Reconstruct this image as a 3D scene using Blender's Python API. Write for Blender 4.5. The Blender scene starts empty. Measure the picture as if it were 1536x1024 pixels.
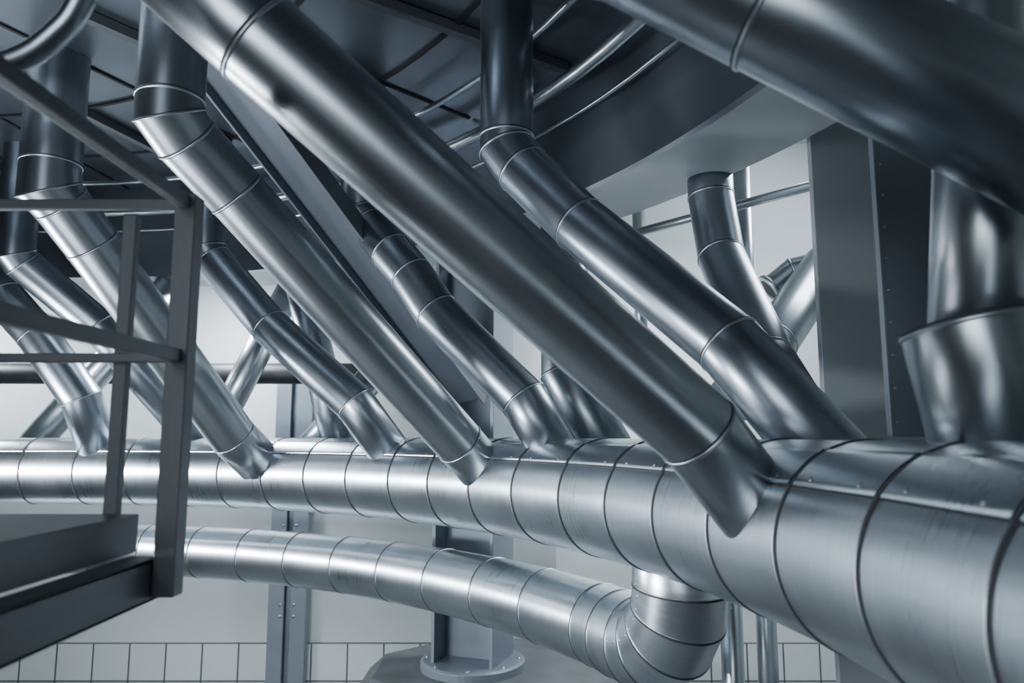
import bpy, bmesh, math
from mathutils import Vector, Matrix
EYE=2.5   # eye level of the photographer above the hall floor (metres)
V=lambda *a: Vector(a)

# ---------------- materials
def mat_base(name):
    m=bpy.data.materials.new(name); m.use_nodes=True
    nt=m.node_tree; return m,nt,nt.nodes['Principled BSDF']
def metal(name,c1,c2,rough=0.3,rvar=0.12,streak=(60,2),bump=0.02,metallic=1.0,scale=3.0):
    m,nt,b=mat_base(name); N=nt.nodes; L=nt.links
    uv=N.new('ShaderNodeTexCoord'); mp=N.new('ShaderNodeMapping'); mp.inputs['Scale'].default_value=(streak[0],streak[1],1)
    L.new(uv.outputs['UV'],mp.inputs['Vector'])
    n1=N.new('ShaderNodeTexNoise'); n1.inputs['Scale'].default_value=1.0; n1.inputs['Detail'].default_value=4
    L.new(mp.outputs[0],n1.inputs['Vector'])
    n2=N.new('ShaderNodeTexNoise'); n2.inputs['Scale'].default_value=scale; n2.inputs['Detail'].default_value=6
    L.new(uv.outputs['Object'],n2.inputs['Vector'])
    mx=N.new('ShaderNodeMath'); mx.operation='MULTIPLY_ADD'; mx.inputs[1].default_value=.45
    L.new(n1.outputs[0],mx.inputs[0])
    m2=N.new('ShaderNodeMath'); m2.operation='MULTIPLY'; m2.inputs[1].default_value=.55
    L.new(n2.outputs[0],m2.inputs[0]); L.new(m2.outputs[0],mx.inputs[2])
    cr=N.new('ShaderNodeValToRGB'); cr.color_ramp.elements[0].position=.3; cr.color_ramp.elements[1].position=.7
    cr.color_ramp.elements[0].color=(*c1,1); cr.color_ramp.elements[1].color=(*c2,1)
    L.new(mx.outputs[0],cr.inputs[0]); L.new(cr.outputs[0],b.inputs['Base Color'])
    mr=N.new('ShaderNodeMapRange'); mr.inputs[1].default_value=.3; mr.inputs[2].default_value=.7
    mr.inputs[3].default_value=rough-rvar/2; mr.inputs[4].default_value=rough+rvar/2
    L.new(mx.outputs[0],mr.inputs[0]); L.new(mr.outputs[0],b.inputs['Roughness'])
    b.inputs['Metallic'].default_value=metallic
    if bump>0:
        bp=N.new('ShaderNodeBump'); bp.inputs['Strength'].default_value=bump; bp.inputs['Distance'].default_value=.004
        L.new(n1.outputs[0],bp.inputs['Height']); L.new(bp.outputs[0],b.inputs['Normal'])
    return m
def paint(name,c1,c2,rough=.6,scale=2.0,metallic=0):
    m,nt,b=mat_base(name); N=nt.nodes; L=nt.links
    tc=N.new('ShaderNodeTexCoord'); n=N.new('ShaderNodeTexNoise'); n.inputs['Scale'].default_value=scale; n.inputs['Detail'].default_value=5
    L.new(tc.outputs['Object'],n.inputs['Vector'])
    cr=N.new('ShaderNodeValToRGB'); cr.color_ramp.elements[0].position=.3; cr.color_ramp.elements[1].position=.7
    cr.color_ramp.elements[0].color=(*c1,1); cr.color_ramp.elements[1].color=(*c2,1)
    L.new(n.outputs[0],cr.inputs[0]); L.new(cr.outputs[0],b.inputs['Base Color'])
    b.inputs['Roughness'].default_value=rough; b.inputs['Metallic'].default_value=metallic
    return m
M_ring=metal('galvanised_ring',(.58,.635,.68),(.71,.765,.81),.30,.09,(3,70),.07)
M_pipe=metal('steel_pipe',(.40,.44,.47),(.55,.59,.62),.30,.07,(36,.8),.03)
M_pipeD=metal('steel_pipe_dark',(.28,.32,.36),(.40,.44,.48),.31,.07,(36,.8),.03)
M_seam=paint('dark_seam',(.02,.023,.027),(.04,.045,.05),.6)
M_lip=metal('bead_metal',(.42,.46,.5),(.5,.54,.58),.38,.05,(3,3),0)
M_frame=metal('painted_frame_steel',(.10,.11,.12),(.145,.157,.17),.5,.1,(4,4),.01,.4)
M_deck=metal('ceiling_metal',(.14,.16,.19),(.20,.225,.26),.34,.10,(3,3),0,.8,1.2)
M_flange=paint('flange_paint',(.30,.33,.36),(.36,.39,.42),.5)
M_panel=paint('panel_paint',(.36,.395,.43),(.44,.475,.51),.4,1.0,.2)
M_wall=paint('wall_plaster',(.55,.59,.595),(.61,.65,.65),.75,1.0)
M_col=paint('column_blue_grey',(.17,.20,.24),(.22,.255,.295),.42,2,.3)
M_beam=paint('beam_dark_paint',(.10,.12,.145),(.14,.16,.19),.42,2,.3)
M_light=paint('pilaster_paint',(.45,.49,.50),(.52,.56,.57),.6)
M_black=paint('black_insulation',(.012,.013,.016),(.025,.027,.03),.5)
M_floor=paint('floor_concrete',(.08,.085,.09),(.12,.13,.14),.6,4)
M_slot=paint('slot_black',(.01,.01,.012),(.02,.02,.022),.7)
def tilemat():
    m,nt,b=mat_base('white_tiles'); N=nt.nodes; L=nt.links
    tc=N.new('ShaderNodeTexCoord'); s=N.new('ShaderNodeSeparateXYZ'); c=N.new('ShaderNodeCombineXYZ')
    L.new(tc.outputs['Object'],s.inputs[0]); ad=N.new('ShaderNodeMath'); ad.operation='ADD'
    L.new(s.outputs['X'],ad.inputs[0]); L.new(s.outputs['Y'],ad.inputs[1]); L.new(ad.outputs[0],c.inputs['X'])
    az=N.new('ShaderNodeMath'); az.operation='ADD'; az.inputs[1].default_value=.01; L.new(s.outputs['Z'],az.inputs[0]); L.new(az.outputs[0],c.inputs['Y'])
    br=N.new('ShaderNodeTexBrick'); br.offset=0; br.inputs['Scale'].default_value=1
    br.inputs['Brick Width'].default_value=.33; br.inputs['Row Height'].default_value=.33; br.inputs['Mortar Size'].default_value=.008
    br.inputs['Mortar Smooth'].default_value=.1
    br.inputs['Color1'].default_value=(.62,.66,.67,1); br.inputs['Color2'].default_value=(.58,.62,.63,1); br.inputs['Mortar'].default_value=(.10,.11,.12,1)
    L.new(c.outputs[0],br.inputs['Vector']); L.new(br.outputs['Color'],b.inputs['Base Color']); b.inputs['Roughness'].default_value=.25
    bp=N.new('ShaderNodeBump'); bp.invert=True; bp.inputs['Distance'].default_value=.003; L.new(br.outputs['Fac'],bp.inputs['Height']); L.new(bp.outputs[0],b.inputs['Normal'])
    return m
M_tile=tilemat()

# ---------------- mesh helpers
class B:
    def __init__(s,name,mats):
        s.name=name; s.mats=mats; s.bm=bmesh.new(); s.uv=s.bm.loops.layers.uv.new('UVMap')
    def quad(s,vs,mat,smooth,uvs=None):
        try: f=s.bm.faces.new(vs)
        except ValueError: return
        f.material_index=mat; f.smooth=smooth
        if uvs:
            for l,u in zip(f.loops,uvs): l[s.uv].uv=u
    def loops(s,rings,mat,r,vs,smooth=True,closed=True):
        n=len(rings[0]); R=[[s.bm.verts.new(p) for p in q] for q in rings]
        for i in range(len(R)-1):
            for j in range(n if closed else n-1):
                k=(j+1)%n
                u0=2*math.pi*r*j/n; u1=2*math.pi*r*(j+1)/n
                s.quad([R[i][j],R[i][k],R[i+1][k],R[i+1][j]],mat,smooth,[(u0,vs[i]),(u1,vs[i]),(u1,vs[i+1]),(u0,vs[i+1])])
        return R
    def frames(s,pts):
        ts=[(pts[i+1]-pts[i]).normalized() for i in range(len(pts)-1)]
        ref=Vector((0,0,1)) if abs(ts[0].z)<.9 else Vector((1,0,0))
        n=(ref-ts[0]*ref.dot(ts[0])).normalized(); fr=[]
        for i,t in enumerate(ts):
            if i>0:
                q=ts[i-1].rotation_difference(t); n=q@n; n=(n-t*n.dot(t)).normalized()
            fr.append((t,n,t.cross(n)))
        return fr
    def circ(s,c,f,r,N,seg,shift=0):
        t,n,m=f; out=[]
        for j in range(seg):
            a=2*math.pi*j/seg; o=(n*math.cos(a)+m*math.sin(a))*r
            out.append(c+o-t*(o.dot(N)/t.dot(N))+t*shift)
        return out
    def pipe(s,pts,r,seg=64,mat=0,bead=None,beads=None,caps=True,bw=.012,bh=.005,bmat=1,dark=None):
        pts=[Vector(p) for p in pts]; fr=s.frames(pts); n=len(pts); vs=0
        Ns=[]
        for i in range(n):
            if i==0: Ns.append(fr[0][0])
            elif i==n-1: Ns.append(fr[-1][0])
            else: Ns.append((fr[i-1][0]+fr[i][0]).normalized())
        for i in range(n-1):
            L=(pts[i+1]-pts[i]).length
            R=s.loops([s.circ(pts[i],fr[i],r,Ns[i],seg),s.circ(pts[i+1],fr[i],r,Ns[i+1],seg)],mat,r,[vs,vs+L]); vs+=L
            if caps and i==0: s.quad(list(reversed(R[0])),mat,False)
            if caps and i==n-2: s.quad(R[1],mat,False)
        if beads is None: beads=range(1,n-1)
        for i in beads:
            f=fr[min(i,n-2)]; k=5
            if dark is not None:
                w,h=dark
                rr=[s.circ(pts[i],f,r+hh,Ns[i],seg,sh) for sh,hh in ((-w/2,-.001),(-w/2,h),(w/2,h),(w/2,-.001))]
                s.loops(rr,2,r,[0]*4,False)
                rr=[s.circ(pts[i],f,r+hh,Ns[i],seg,sh+w/2+.002) for sh,hh in ((-.002,-.001),(0,h*1.2),(.002,-.001))]
                s.loops(rr,1,r,[0]*3)
            else:
                rr=[]
                for q in range(k+1):
                    a=math.pi*q/k; rr.append(s.circ(pts[i],f,r-.001+bh*math.sin(a),Ns[i],seg,-bw/2*math.cos(a)))
                s.loops(rr,bmat,r,[0]*(k+1))
                rr=[s.circ(pts[i],f,r+hh,Ns[i],seg,bw/2+sh) for sh,hh in ((0,-.001),(0,.0012),(.0035,.0012),(.0035,-.001))]
                s.loops(rr,2,r,[0]*4,False)
    def box(s,mn,mx,mat=0,M=None):
        c=[Vector((x,y,z)) for x in (mn[0],mx[0]) for y in (mn[1],mx[1]) for z in (mn[2],mx[2])]
        if M: c=[M@p for p in c]
        v=[s.bm.verts.new(p) for p in c]
        for q in ((0,1,3,2),(4,6,7,5),(0,4,5,1),(2,3,7,6),(0,2,6,4),(1,5,7,3)): 
            s.quad([v[i] for i in q],mat,False,[(0,0),(1,0),(1,1),(0,1)])
    def bar(s,a,b,w,h,mat=0,up=Vector((0,0,1)),ox=0,oy=0):
        a=Vector(a);b=Vector(b);t=(b-a).normalized(); 
        if abs(t.dot(up))>.95: up=Vector((0,1,0))
        sx=t.cross(up).normalized(); sz=sx.cross(t)
        M=Matrix((( sx.x,t.x,sz.x,a.x),(sx.y,t.y,sz.y,a.y),(sx.z,t.z,sz.z,a.z),(0,0,0,1)))
        s.box((ox-w/2,0,oy-h/2),(ox+w/2,(b-a).length,oy+h/2),mat,M)
    def rivet(s,c,nrm,r=.008,mat=1):
        nrm=nrm.normalized(); ref=Vector((0,0,1)) if abs(nrm.z)<.9 else Vector((1,0,0)); x=nrm.cross(ref).normalized(); y=nrm.cross(x)
        rings=[]
        for q in range(4):
            a=q*math.pi/8*1.2; rings.append([c+(x*math.cos(k*math.pi/4)+y*math.sin(k*math.pi/4))*r*math.cos(a)+nrm*r*.6*math.sin(a) for k in range(8)])
        R=s.loops(rings,mat,r,[0]*4); s.quad(R[-1],mat,True)
    def done(s,bevel=0):
        vs=s.bm.verts; lo=Vector([min(v.co[i] for v in vs) for i in range(3)]); hi=Vector([max(v.co[i] for v in vs) for i in range(3)])
        c=(lo+hi)/2
        for v in vs: v.co-=c
        bmesh.ops.recalc_face_normals(s.bm,faces=s.bm.faces)
        me=bpy.data.meshes.new(s.name); s.bm.to_mesh(me); s.bm.free()
        for m in s.mats: me.materials.append(m)
        o=bpy.data.objects.new(s.name,me); o.location=c; bpy.context.collection.objects.link(o)
        if bevel:
            md=o.modifiers.new('bev','BEVEL'); md.width=bevel; md.segments=2; md.limit_method='ANGLE'
        return o
def duct(name,pts,r,mats=None,beads=None,**k):
    b=B(name,mats or [M_pipe,M_lip,M_seam]); b.pipe(pts,r,beads=beads,**k); return b.done()

# ---------------- ring ducts (concentric with the drum overhead)
CX,CY=-3.6,1.2
RM=4.47; RL=4.63
def rp(R,phi,z):
    a=math.radians(phi); return Vector((CX+R*math.cos(a),CY+R*math.sin(a),EYE+z))
RING=[-37,-32,-27,-22,-17.5,-13,-8,-2.9,2.1,6.8,11.7,16.5,21.2,26.2,31.6,36.8,41.9,46.9,52.3,57.6,62.9,68.2,73.5,79,84.5,90,95.5,101,106.5,112,117.5,123,128.5,134]
b=B('ventilation_ring_duct',[M_ring,M_lip,M_seam])
b.pipe([rp(RM,a,-.255) for a in RING],.248,seg=96,dark=(.009,.003))
def onduct(phi,th,off=0):
    a=math.radians(phi); rad=Vector((math.cos(a),math.sin(a),0)); n=-rad*math.cos(th)+Vector((0,0,1))*math.sin(th)
    return rp(RM,phi,-.255)+n*(.248+off),n
t0,t1=math.radians(36),math.radians(64)
for i in range(len(RING)-1):
    p0,p1=RING[i]+.15,RING[i+1]-.15
    row=lambda aa,bb,off,mt: b.loops([[onduct(p,aa,-.006)[0]]+[onduct(p,aa+(bb-aa)*q/8,off)[0] for q in range(9)]+[onduct(p,bb,-.006)[0]] for p in (p0,p1)],mt,.25,[0,.4],True,closed=False)
    row(t0,t1,.005,0); row(t0-.025,t0+.01,.002,2)
    for fr in (.2,.8):
        c,n=onduct(p0+(p1-p0)*fr,math.radians(40),.005); b.rivet(c,n,.007)
b.done()
LR=[29.8,35.3,40.8,46.3,51.8,57.3,62.8,68.3,73.8,79.3,84.8,90.3,95.8,101.3,106.8,112.3,118]
b=B('ventilation_ring_duct',[M_ring,M_lip,M_seam])
lp=[rp(RL,a,-.855) for a in reversed(LR)]
tdir=(rp(RL,20,0)-rp(RL,29,0)).normalized()
br=.27; lead=lp[-1]+tdir*.31; cen=lead+Vector((0,0,br))
mid=lp[-1]+tdir*.16
ang=[math.radians(x) for x in (0,22.5,45,67.5,90)]
elb=[cen+Vector((0,0,-1))*br*math.cos(a)+tdir*br*math.sin(a) for a in ang]
b.pipe(lp+[mid]+elb+[elb[-1]+Vector((0,0,.3))],.185,seg=80,dark=(.007,.003))
side=Vector((0,0,1)).cross(tdir).normalized()
if side.dot(Vector((CX,CY,EYE))-cen)<0: side=-side
for a,e in zip(ang,elb):
    t=tdir*math.cos(a)+Vector((0,0,1))*math.sin(a); inn=(cen-e).normalized()
    for th in (.15,.75,1.25):
        n=side*math.cos(th)+inn*math.sin(th)
        sp=.022 if th<1 else .012
        for s_ in (-1,1): b.rivet(e+n*.185+t*(s_*sp),n,.006)
b.done()

# ---------------- branch ducts (world coordinates in metres)
TOP=EYE+2.05
def up(p,z=TOP): return Vector((p[0],p[1],z))
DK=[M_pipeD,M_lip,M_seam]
duct('branch_duct',[V(.69,1.97,2.25),V(.462,1.836,2.513),V(-.546,1.483,3.348),V(-.83,1.37,3.59)],.107)
p=V(-1.29,2.63,3.70)
duct('branch_duct',[V(-.09,3.87,2.26),V(-.26,3.67,2.47),V(-1.12,2.88,3.48),V(-1.26,2.71,3.64),p,p+V(0,0,.06),up(p)],.122)
p=V(-2.46,3.76,3.80)
duct('branch_duct',[V(-1.72,5.05,2.33),V(-1.84,4.89,2.50),V(-2.35,4.0,3.57),V(-2.43,3.82,3.75),p,p+V(0,0,.14),up(p)],.147)
p=V(-3.49,5.03,3.78)
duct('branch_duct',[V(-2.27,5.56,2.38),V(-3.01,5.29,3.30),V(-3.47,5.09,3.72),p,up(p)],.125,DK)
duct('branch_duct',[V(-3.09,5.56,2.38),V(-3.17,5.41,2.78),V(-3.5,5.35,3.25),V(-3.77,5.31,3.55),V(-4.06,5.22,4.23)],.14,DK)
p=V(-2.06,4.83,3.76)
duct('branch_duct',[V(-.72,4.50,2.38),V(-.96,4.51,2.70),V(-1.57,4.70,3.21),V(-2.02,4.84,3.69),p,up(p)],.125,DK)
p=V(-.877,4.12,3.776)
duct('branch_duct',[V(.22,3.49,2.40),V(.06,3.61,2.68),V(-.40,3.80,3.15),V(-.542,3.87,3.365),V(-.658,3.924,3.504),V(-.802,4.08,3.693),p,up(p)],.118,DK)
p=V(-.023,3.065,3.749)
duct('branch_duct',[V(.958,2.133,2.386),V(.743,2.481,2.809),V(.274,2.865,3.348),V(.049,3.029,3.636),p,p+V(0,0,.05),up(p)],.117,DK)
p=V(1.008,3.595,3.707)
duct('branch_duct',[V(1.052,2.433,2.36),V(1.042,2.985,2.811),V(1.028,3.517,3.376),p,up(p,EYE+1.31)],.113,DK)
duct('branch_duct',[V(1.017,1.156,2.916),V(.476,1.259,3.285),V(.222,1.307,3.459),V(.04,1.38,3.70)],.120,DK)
# wide branch entered by a narrower riser, at the right
b=B('branch_duct',[M_pipe,M_lip,M_seam])
b.pipe([V(.96,1.41,2.36),V(.905,1.435,2.715),V(.904,1.436,2.722)],.124,beads=[1])
b.pipe([V(.915,1.436,2.60),V(.975,1.46,3.05),V(.985,1.46,4.5)],.092,beads=[])
b.done()
duct('branch_duct',[V(-2.446,5.822,2.318),V(-1.819,5.987,3.765)],.11,beads=[])
duct('branch_duct',[V(-4.08,6.08,2.256),V(-3.261,6.055,3.242),V(-2.817,5.99,3.78)],.12)
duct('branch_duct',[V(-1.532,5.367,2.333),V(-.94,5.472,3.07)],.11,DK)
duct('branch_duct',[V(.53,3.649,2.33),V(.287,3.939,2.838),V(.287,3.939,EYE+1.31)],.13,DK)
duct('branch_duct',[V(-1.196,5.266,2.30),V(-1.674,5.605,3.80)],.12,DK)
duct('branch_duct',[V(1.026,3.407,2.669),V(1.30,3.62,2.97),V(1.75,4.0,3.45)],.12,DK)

# ---------------- ceiling drum
def disc(name,R0,R1,z0,z1,mats,seg=128):
    b=B(name,mats)
    def row(R,z): return [rp(R,360*i/seg,z) for i in range(seg)]
    b.loops([row(R0,z0),row(R1,z0),row(R1,z1),row(R0,z1),row(R0,z0)],0,1,[0,1,2,3,4],False)
    return b
disc('drum_flange',4.76,5.24,1.3,1.36,[M_flange],256).done()
disc('drum_skirt',4.72,4.76,1.3,2.1,[M_deck],256).done()
b=B('drum_deck',[M_deck,M_slot,M_frame])
seg=128
r0=[rp(.3,360*i/seg,2.05) for i in range(seg)]; r1=[rp(4.72,360*i/seg,2.05) for i in range(seg)]
r2=[rp(4.72,360*i/seg,2.12) for i in range(seg)]; r3=[rp(.3,360*i/seg,2.12) for i in range(seg)]
b.loops([r0,r1,r2,r3,r0],0,1,[0,1,2,3,4],False)
for i in range(18):
    a=i*20+5
    b.bar(rp(1.0,a,2.045),rp(4.7,a,2.045),.02,.012,1)
    b.bar(rp(2.6,a+9,2.02),rp(4.7,a+9,2.02),.05,.05,2)
for R in (2.3,3.3,4.0):
    rows=[[rp(R+o,360*i/seg,z) for i in range(seg)] for o,z in ((-.01,2.05),(-.01,2.035),(.01,2.035),(.01,2.05))]
    b.loops(rows,1,1,[0]*4,False)
b.done()
for R,z,r in ((4.50,1.78,.036),(4.3,1.95,.018),(4.62,1.66,.010)):
    duct('curved_conduit',[rp(R,a,z) for a in range(-40,140,3)],r,beads=[],seg=20)

# ---------------- sloped beam & columns
b=B('sloped_beam',[M_beam])
s0,s1=V(-1.518,3.079,4.419),V(-.286,5.01,2.748)
upv=Vector((.3,-.8,.5))
b.bar(s0,s1,.012,.24,0,upv); b.bar(s0,s1,.12,.014,0,upv,0,.12); b.bar(s0,s1,.12,.014,0,upv,0,-.12)
b.done(.003)
PZ=.93
b=B('steel_column',[M_col,M_lip])
Rz=Matrix.Translation((-.27,5.3,0))@Matrix.Rotation(math.radians(-20),4,'Z')
b.box((-.2,-.012,PZ),(.2,.012,EYE+1.29),0,Rz); b.box((-.225,-.2,PZ),(-.2,.2,EYE+1.29),0,Rz); b.box((.2,-.2,PZ),(.225,.2,EYE+1.29),0,Rz)
rr=[[Rz@Vector((R*math.cos(2*math.pi*k/48),R*math.sin(2*math.pi*k/48),z)) for k in range(48)] for R,z in ((.36,PZ),(.36,PZ+.05),(.34,PZ+.06))]
R=b.loops(rr,0,.3,[0,.05,.06],False); b.quad(R[-1],0,False)
for k in range(8):
    a=k*math.pi/4+.3; b.rivet(Rz@Vector((.315*math.cos(a),.315*math.sin(a),PZ+.06)),Vector((0,0,1)),.016)
for zz in (EYE-.5,EYE+.3): b.box((-.2,-.19,zz),(.2,.19,zz+.02),0,Rz)
b.done(.003)
b=B('column_plinth',[M_floor])
rows=[]
for R,z in ((.86,0),(.86,PZ-.14),(.74,PZ-.02),(.5,PZ)):
    rows.append([Vector((-.15+R*1.15*math.cos(math.radians(22.5+45*i)),5.4+R*math.sin(math.radians(22.5+45*i)),z)) for i in range(8)])
R=b.loops(rows,0,1,[0,1,2,3],False); b.quad(R[-1],0,False); b.quad(list(reversed(R[0])),0,False); b.done(.01)
b=B('wall_pilaster',[M_light]); b.box((-.05,6.3,0),(.37,6.8,EYE+1.29)); b.box((-.08,6.27,0),(.40,6.83,.15)); b.done(.006)
b=B('wall_channel_column',[M_col,M_lip,M_slot])
b.box((-2.2,6.86,0),(-2.06,6.96,EYE+1.3)); b.box((-2.0,6.86,0),(-1.86,6.96,EYE+1.3)); b.box((-2.06,6.92,0),(-2.0,6.96,EYE+1.3),0)
for z in (.9,1.0,1.6,1.7,2.2): 
    for x in (-2.09,-1.97): b.rivet(Vector((x,6.86,z)),Vector((0,-1,0)),.015)
b.done(.004)
b=B('insulated_pipe',[M_black,M_slot,M_slot]); b.pipe([(-8,6.3,EYE+.54),(-5,6.3,EYE+.54),(-3,6.3,EYE+.54),(-1.2,6.3,EYE+.54),(-1.2,6.9,EYE+.54)],.09,seg=32); b.done()
b=B('box_column',[M_panel,M_lip,M_seam])
b.box((1.36,3.2,0),(2.7,3.24,EYE+2.3)); b.box((2.66,3.24,0),(2.7,3.6,EYE+2.3),0)
b.done(.004)
b=B('bolted_steel_beam',[M_col,M_lip,M_seam])
x,y=1.105,1.98
b.box((x-.085,y,EYE),(x+.095,y+.012,EYE+1.25)); b.box((x-.094,y-.012,EYE),(x-.085,y+.012,EYE+1.25)); b.box((x+.095,y-.012,EYE),(x+.104,y+.012,EYE+1.25))
for i in range(14): b.rivet(Vector((x-.07,y,EYE+.04+i*.09)),Vector((0,-1,0)),.005)
b.done(.001)
duct('service_pipe',[V(1.46,4.5,2.6),V(1.46,4.5,3.4),V(1.46,4.5,4.4)],.055,seg=32)
duct('service_pipe',[V(.908,5.1,2.6),V(.908,5.1,4.4)],.045,beads=[],seg=32)
duct('service_pipe',[V(.74,4.475,3.757),V(1.68,3.856,3.87)],.028,beads=[],seg=24)
b=B('service_pipe',[M_pipe,M_lip,M_seam])
b.pipe([V(1.935,3.905,3.492),V(1.611,4.113,3.447),V(1.478,4.126,3.344)],.07,seg=32,caps=False)
dd=(V(1.478,4.126,3.344)-V(1.611,4.113,3.447)).normalized(); e=V(1.478,4.126,3.344)
b.pipe([e-dd*.012,e+dd*.012],.088,seg=32,mat=1); b.pipe([e+dd*.0121,e+dd*.0125],.062,seg=32,mat=2)
b.done()
duct('service_pipe',[V(1.08,3.76,0),V(1.08,3.76,2.2)],.055,beads=[],seg=32)
duct('service_pipe',[V(1.528,4.59,0),V(1.528,4.59,2.3)],.06,beads=[],seg=32)

# ---------------- guard rail platform left
b=B('platform_guard_rail',[M_frame,M_lip])
b.box((-.797,1.675,EYE-.352),(-.747,1.725,EYE+.57))
b.box((-.93,1.70,EYE-.176),(-.898,1.725,EYE+.53))
b.box((-.787,.2,EYE+.535),(-.76,1.68,EYE+.565)); b.box((-2.2,1.68,EYE+.535),(-.79,1.70,EYE+.56))
b.box((-.787,.2,EYE+.17),(-.76,1.68,EYE+.20)); b.box((-2.2,1.68,EYE+.17),(-.79,1.70,EYE+.192))
b.done(.003)
b=B('platform_deck',[M_frame,M_lip])
b.box((-2.2,-1,EYE-.265),(-.87,1.75,EYE-.178)); 
b.box((-.81,-1,EYE-.362),(-.80,1.72,EYE-.269)); b.box((-.86,-1,EYE-.362),(-.80,1.72,EYE-.352)); b.box((-.87,-1,EYE-.279),(-.80,1.72,EYE-.269))
b.done(.003)
b=B('curved_handrail',[M_pipeD,M_lip,M_seam])
cr=[V(-1.3,1.28,3.11),V(-1.09,1.277,3.145),V(-.967,1.274,3.172),V(-.893,1.271,3.196),V(-.844,1.266,3.23),V(-.805,1.261,3.273),V(-.777,1.252,3.346),V(-.771,1.236,3.468),V(-.77,1.22,3.9)]
sm=[]
for i in range(len(cr)-1):
    q0,q1,q2,q3=cr[max(i-1,0)],cr[i],cr[i+1],cr[min(i+2,len(cr)-1)]
    for k in range(5):
        t=k/5; sm.append(.5*((2*q1)+(q2-q0)*t+(2*q0-5*q1+4*q2-q3)*t*t+(-q0+3*q1-3*q2+q3)*t**3))
b.pipe(sm+[cr[-1]],.023,seg=24,beads=[])
b.done()

# ---------------- room
def slab(name,mn,mx,mat):
    b=B(name,[mat]); b.box(mn,mx); return b.done()
H=5.4
slab('wall_back',(-10,7,0),(5,7.15,H),M_wall); slab('wall_right',(5,-5,0),(5.15,7.15,H),M_wall)
slab('wall_left',(-10.15,-5,0),(-10,7.15,H),M_wall); slab('wall_front',(-10.15,-5.15,0),(5.15,-5,H),M_wall)
slab('floor',(-10,-5,-.1),(5,7,0),M_floor); slab('ceiling',(-10,-5,H),(5,7,H+.1),M_wall)
slab('trim_tiles',(-10,6.97,0),(5,7,EYE-1.86),M_tile)

# ---------------- lights
def area(name,loc,tgt,size,e,col=(.86,.94,1),sy=None):
    l=bpy.data.lights.new(name,'AREA'); l.energy=e; l.size=size; l.color=col
    if sy: l.shape='RECTANGLE'; l.size_y=sy
    o=bpy.data.objects.new(name,l); o.location=loc; o.rotation_euler=(Vector(tgt)-Vector(loc)).to_track_quat('-Z','Y').to_euler(); bpy.context.collection.objects.link(o)
area('inner_area_light',(-4.3,4.25,EYE-.2),(0,3.9,EYE-.28),1.0,105,sy=.28)  # unseen area lights inside the ring, placed for its highlight band
area('inner_area_light',(-2.6,1.6,EYE-.45),(0,3.3,EYE-.3),.9,120,sy=.25)
area('inner_area_light',(-3.2,2.0,EYE-1.6),(-2.5,4,EYE+2),1.6,30)  # added upward fill to brighten the ceiling deck
area('wall_light',(-2.5,6.0,EYE+1.2),(-2.5,7,EYE-1.5),.4,72,sy=.4)
area('wall_light',(-5,6.0,EYE+1.2),(-4.6,7,EYE-1.5),.4,72,sy=.4)
area('wall_light',(1.2,5.6,EYE+1.2),(1,7,EYE-1.5),.4,72,sy=.4)
area('hall_fill',(3.2,5,EYE+2.6),(2,5.5,EYE),1.2,120)
area('hall_fill',(-1.5,-3,EYE+.9),(0,2.5,EYE+.5),2.2,85)  # added broad fill from behind the camera, not a fitting of the hall
w=bpy.data.worlds.new('W'); bpy.context.scene.world=w; w.use_nodes=True
w.node_tree.nodes['Background'].inputs[0].default_value=(.5,.57,.65,1); w.node_tree.nodes['Background'].inputs[1].default_value=.3

PT=math.atan(0.13)
cam=bpy.data.cameras.new('camera'); co=bpy.data.objects.new('camera',cam); bpy.context.collection.objects.link(co)
co.location=(0,0,EYE); co.rotation_euler=(math.pi/2+PT,0,0); cam.sensor_width=36; cam.lens=25.78
cam.dof.use_dof=True; cam.dof.focus_distance=3.4; cam.dof.aperture_fstop=2.6; cam.clip_start=.02
bpy.context.scene.camera=co
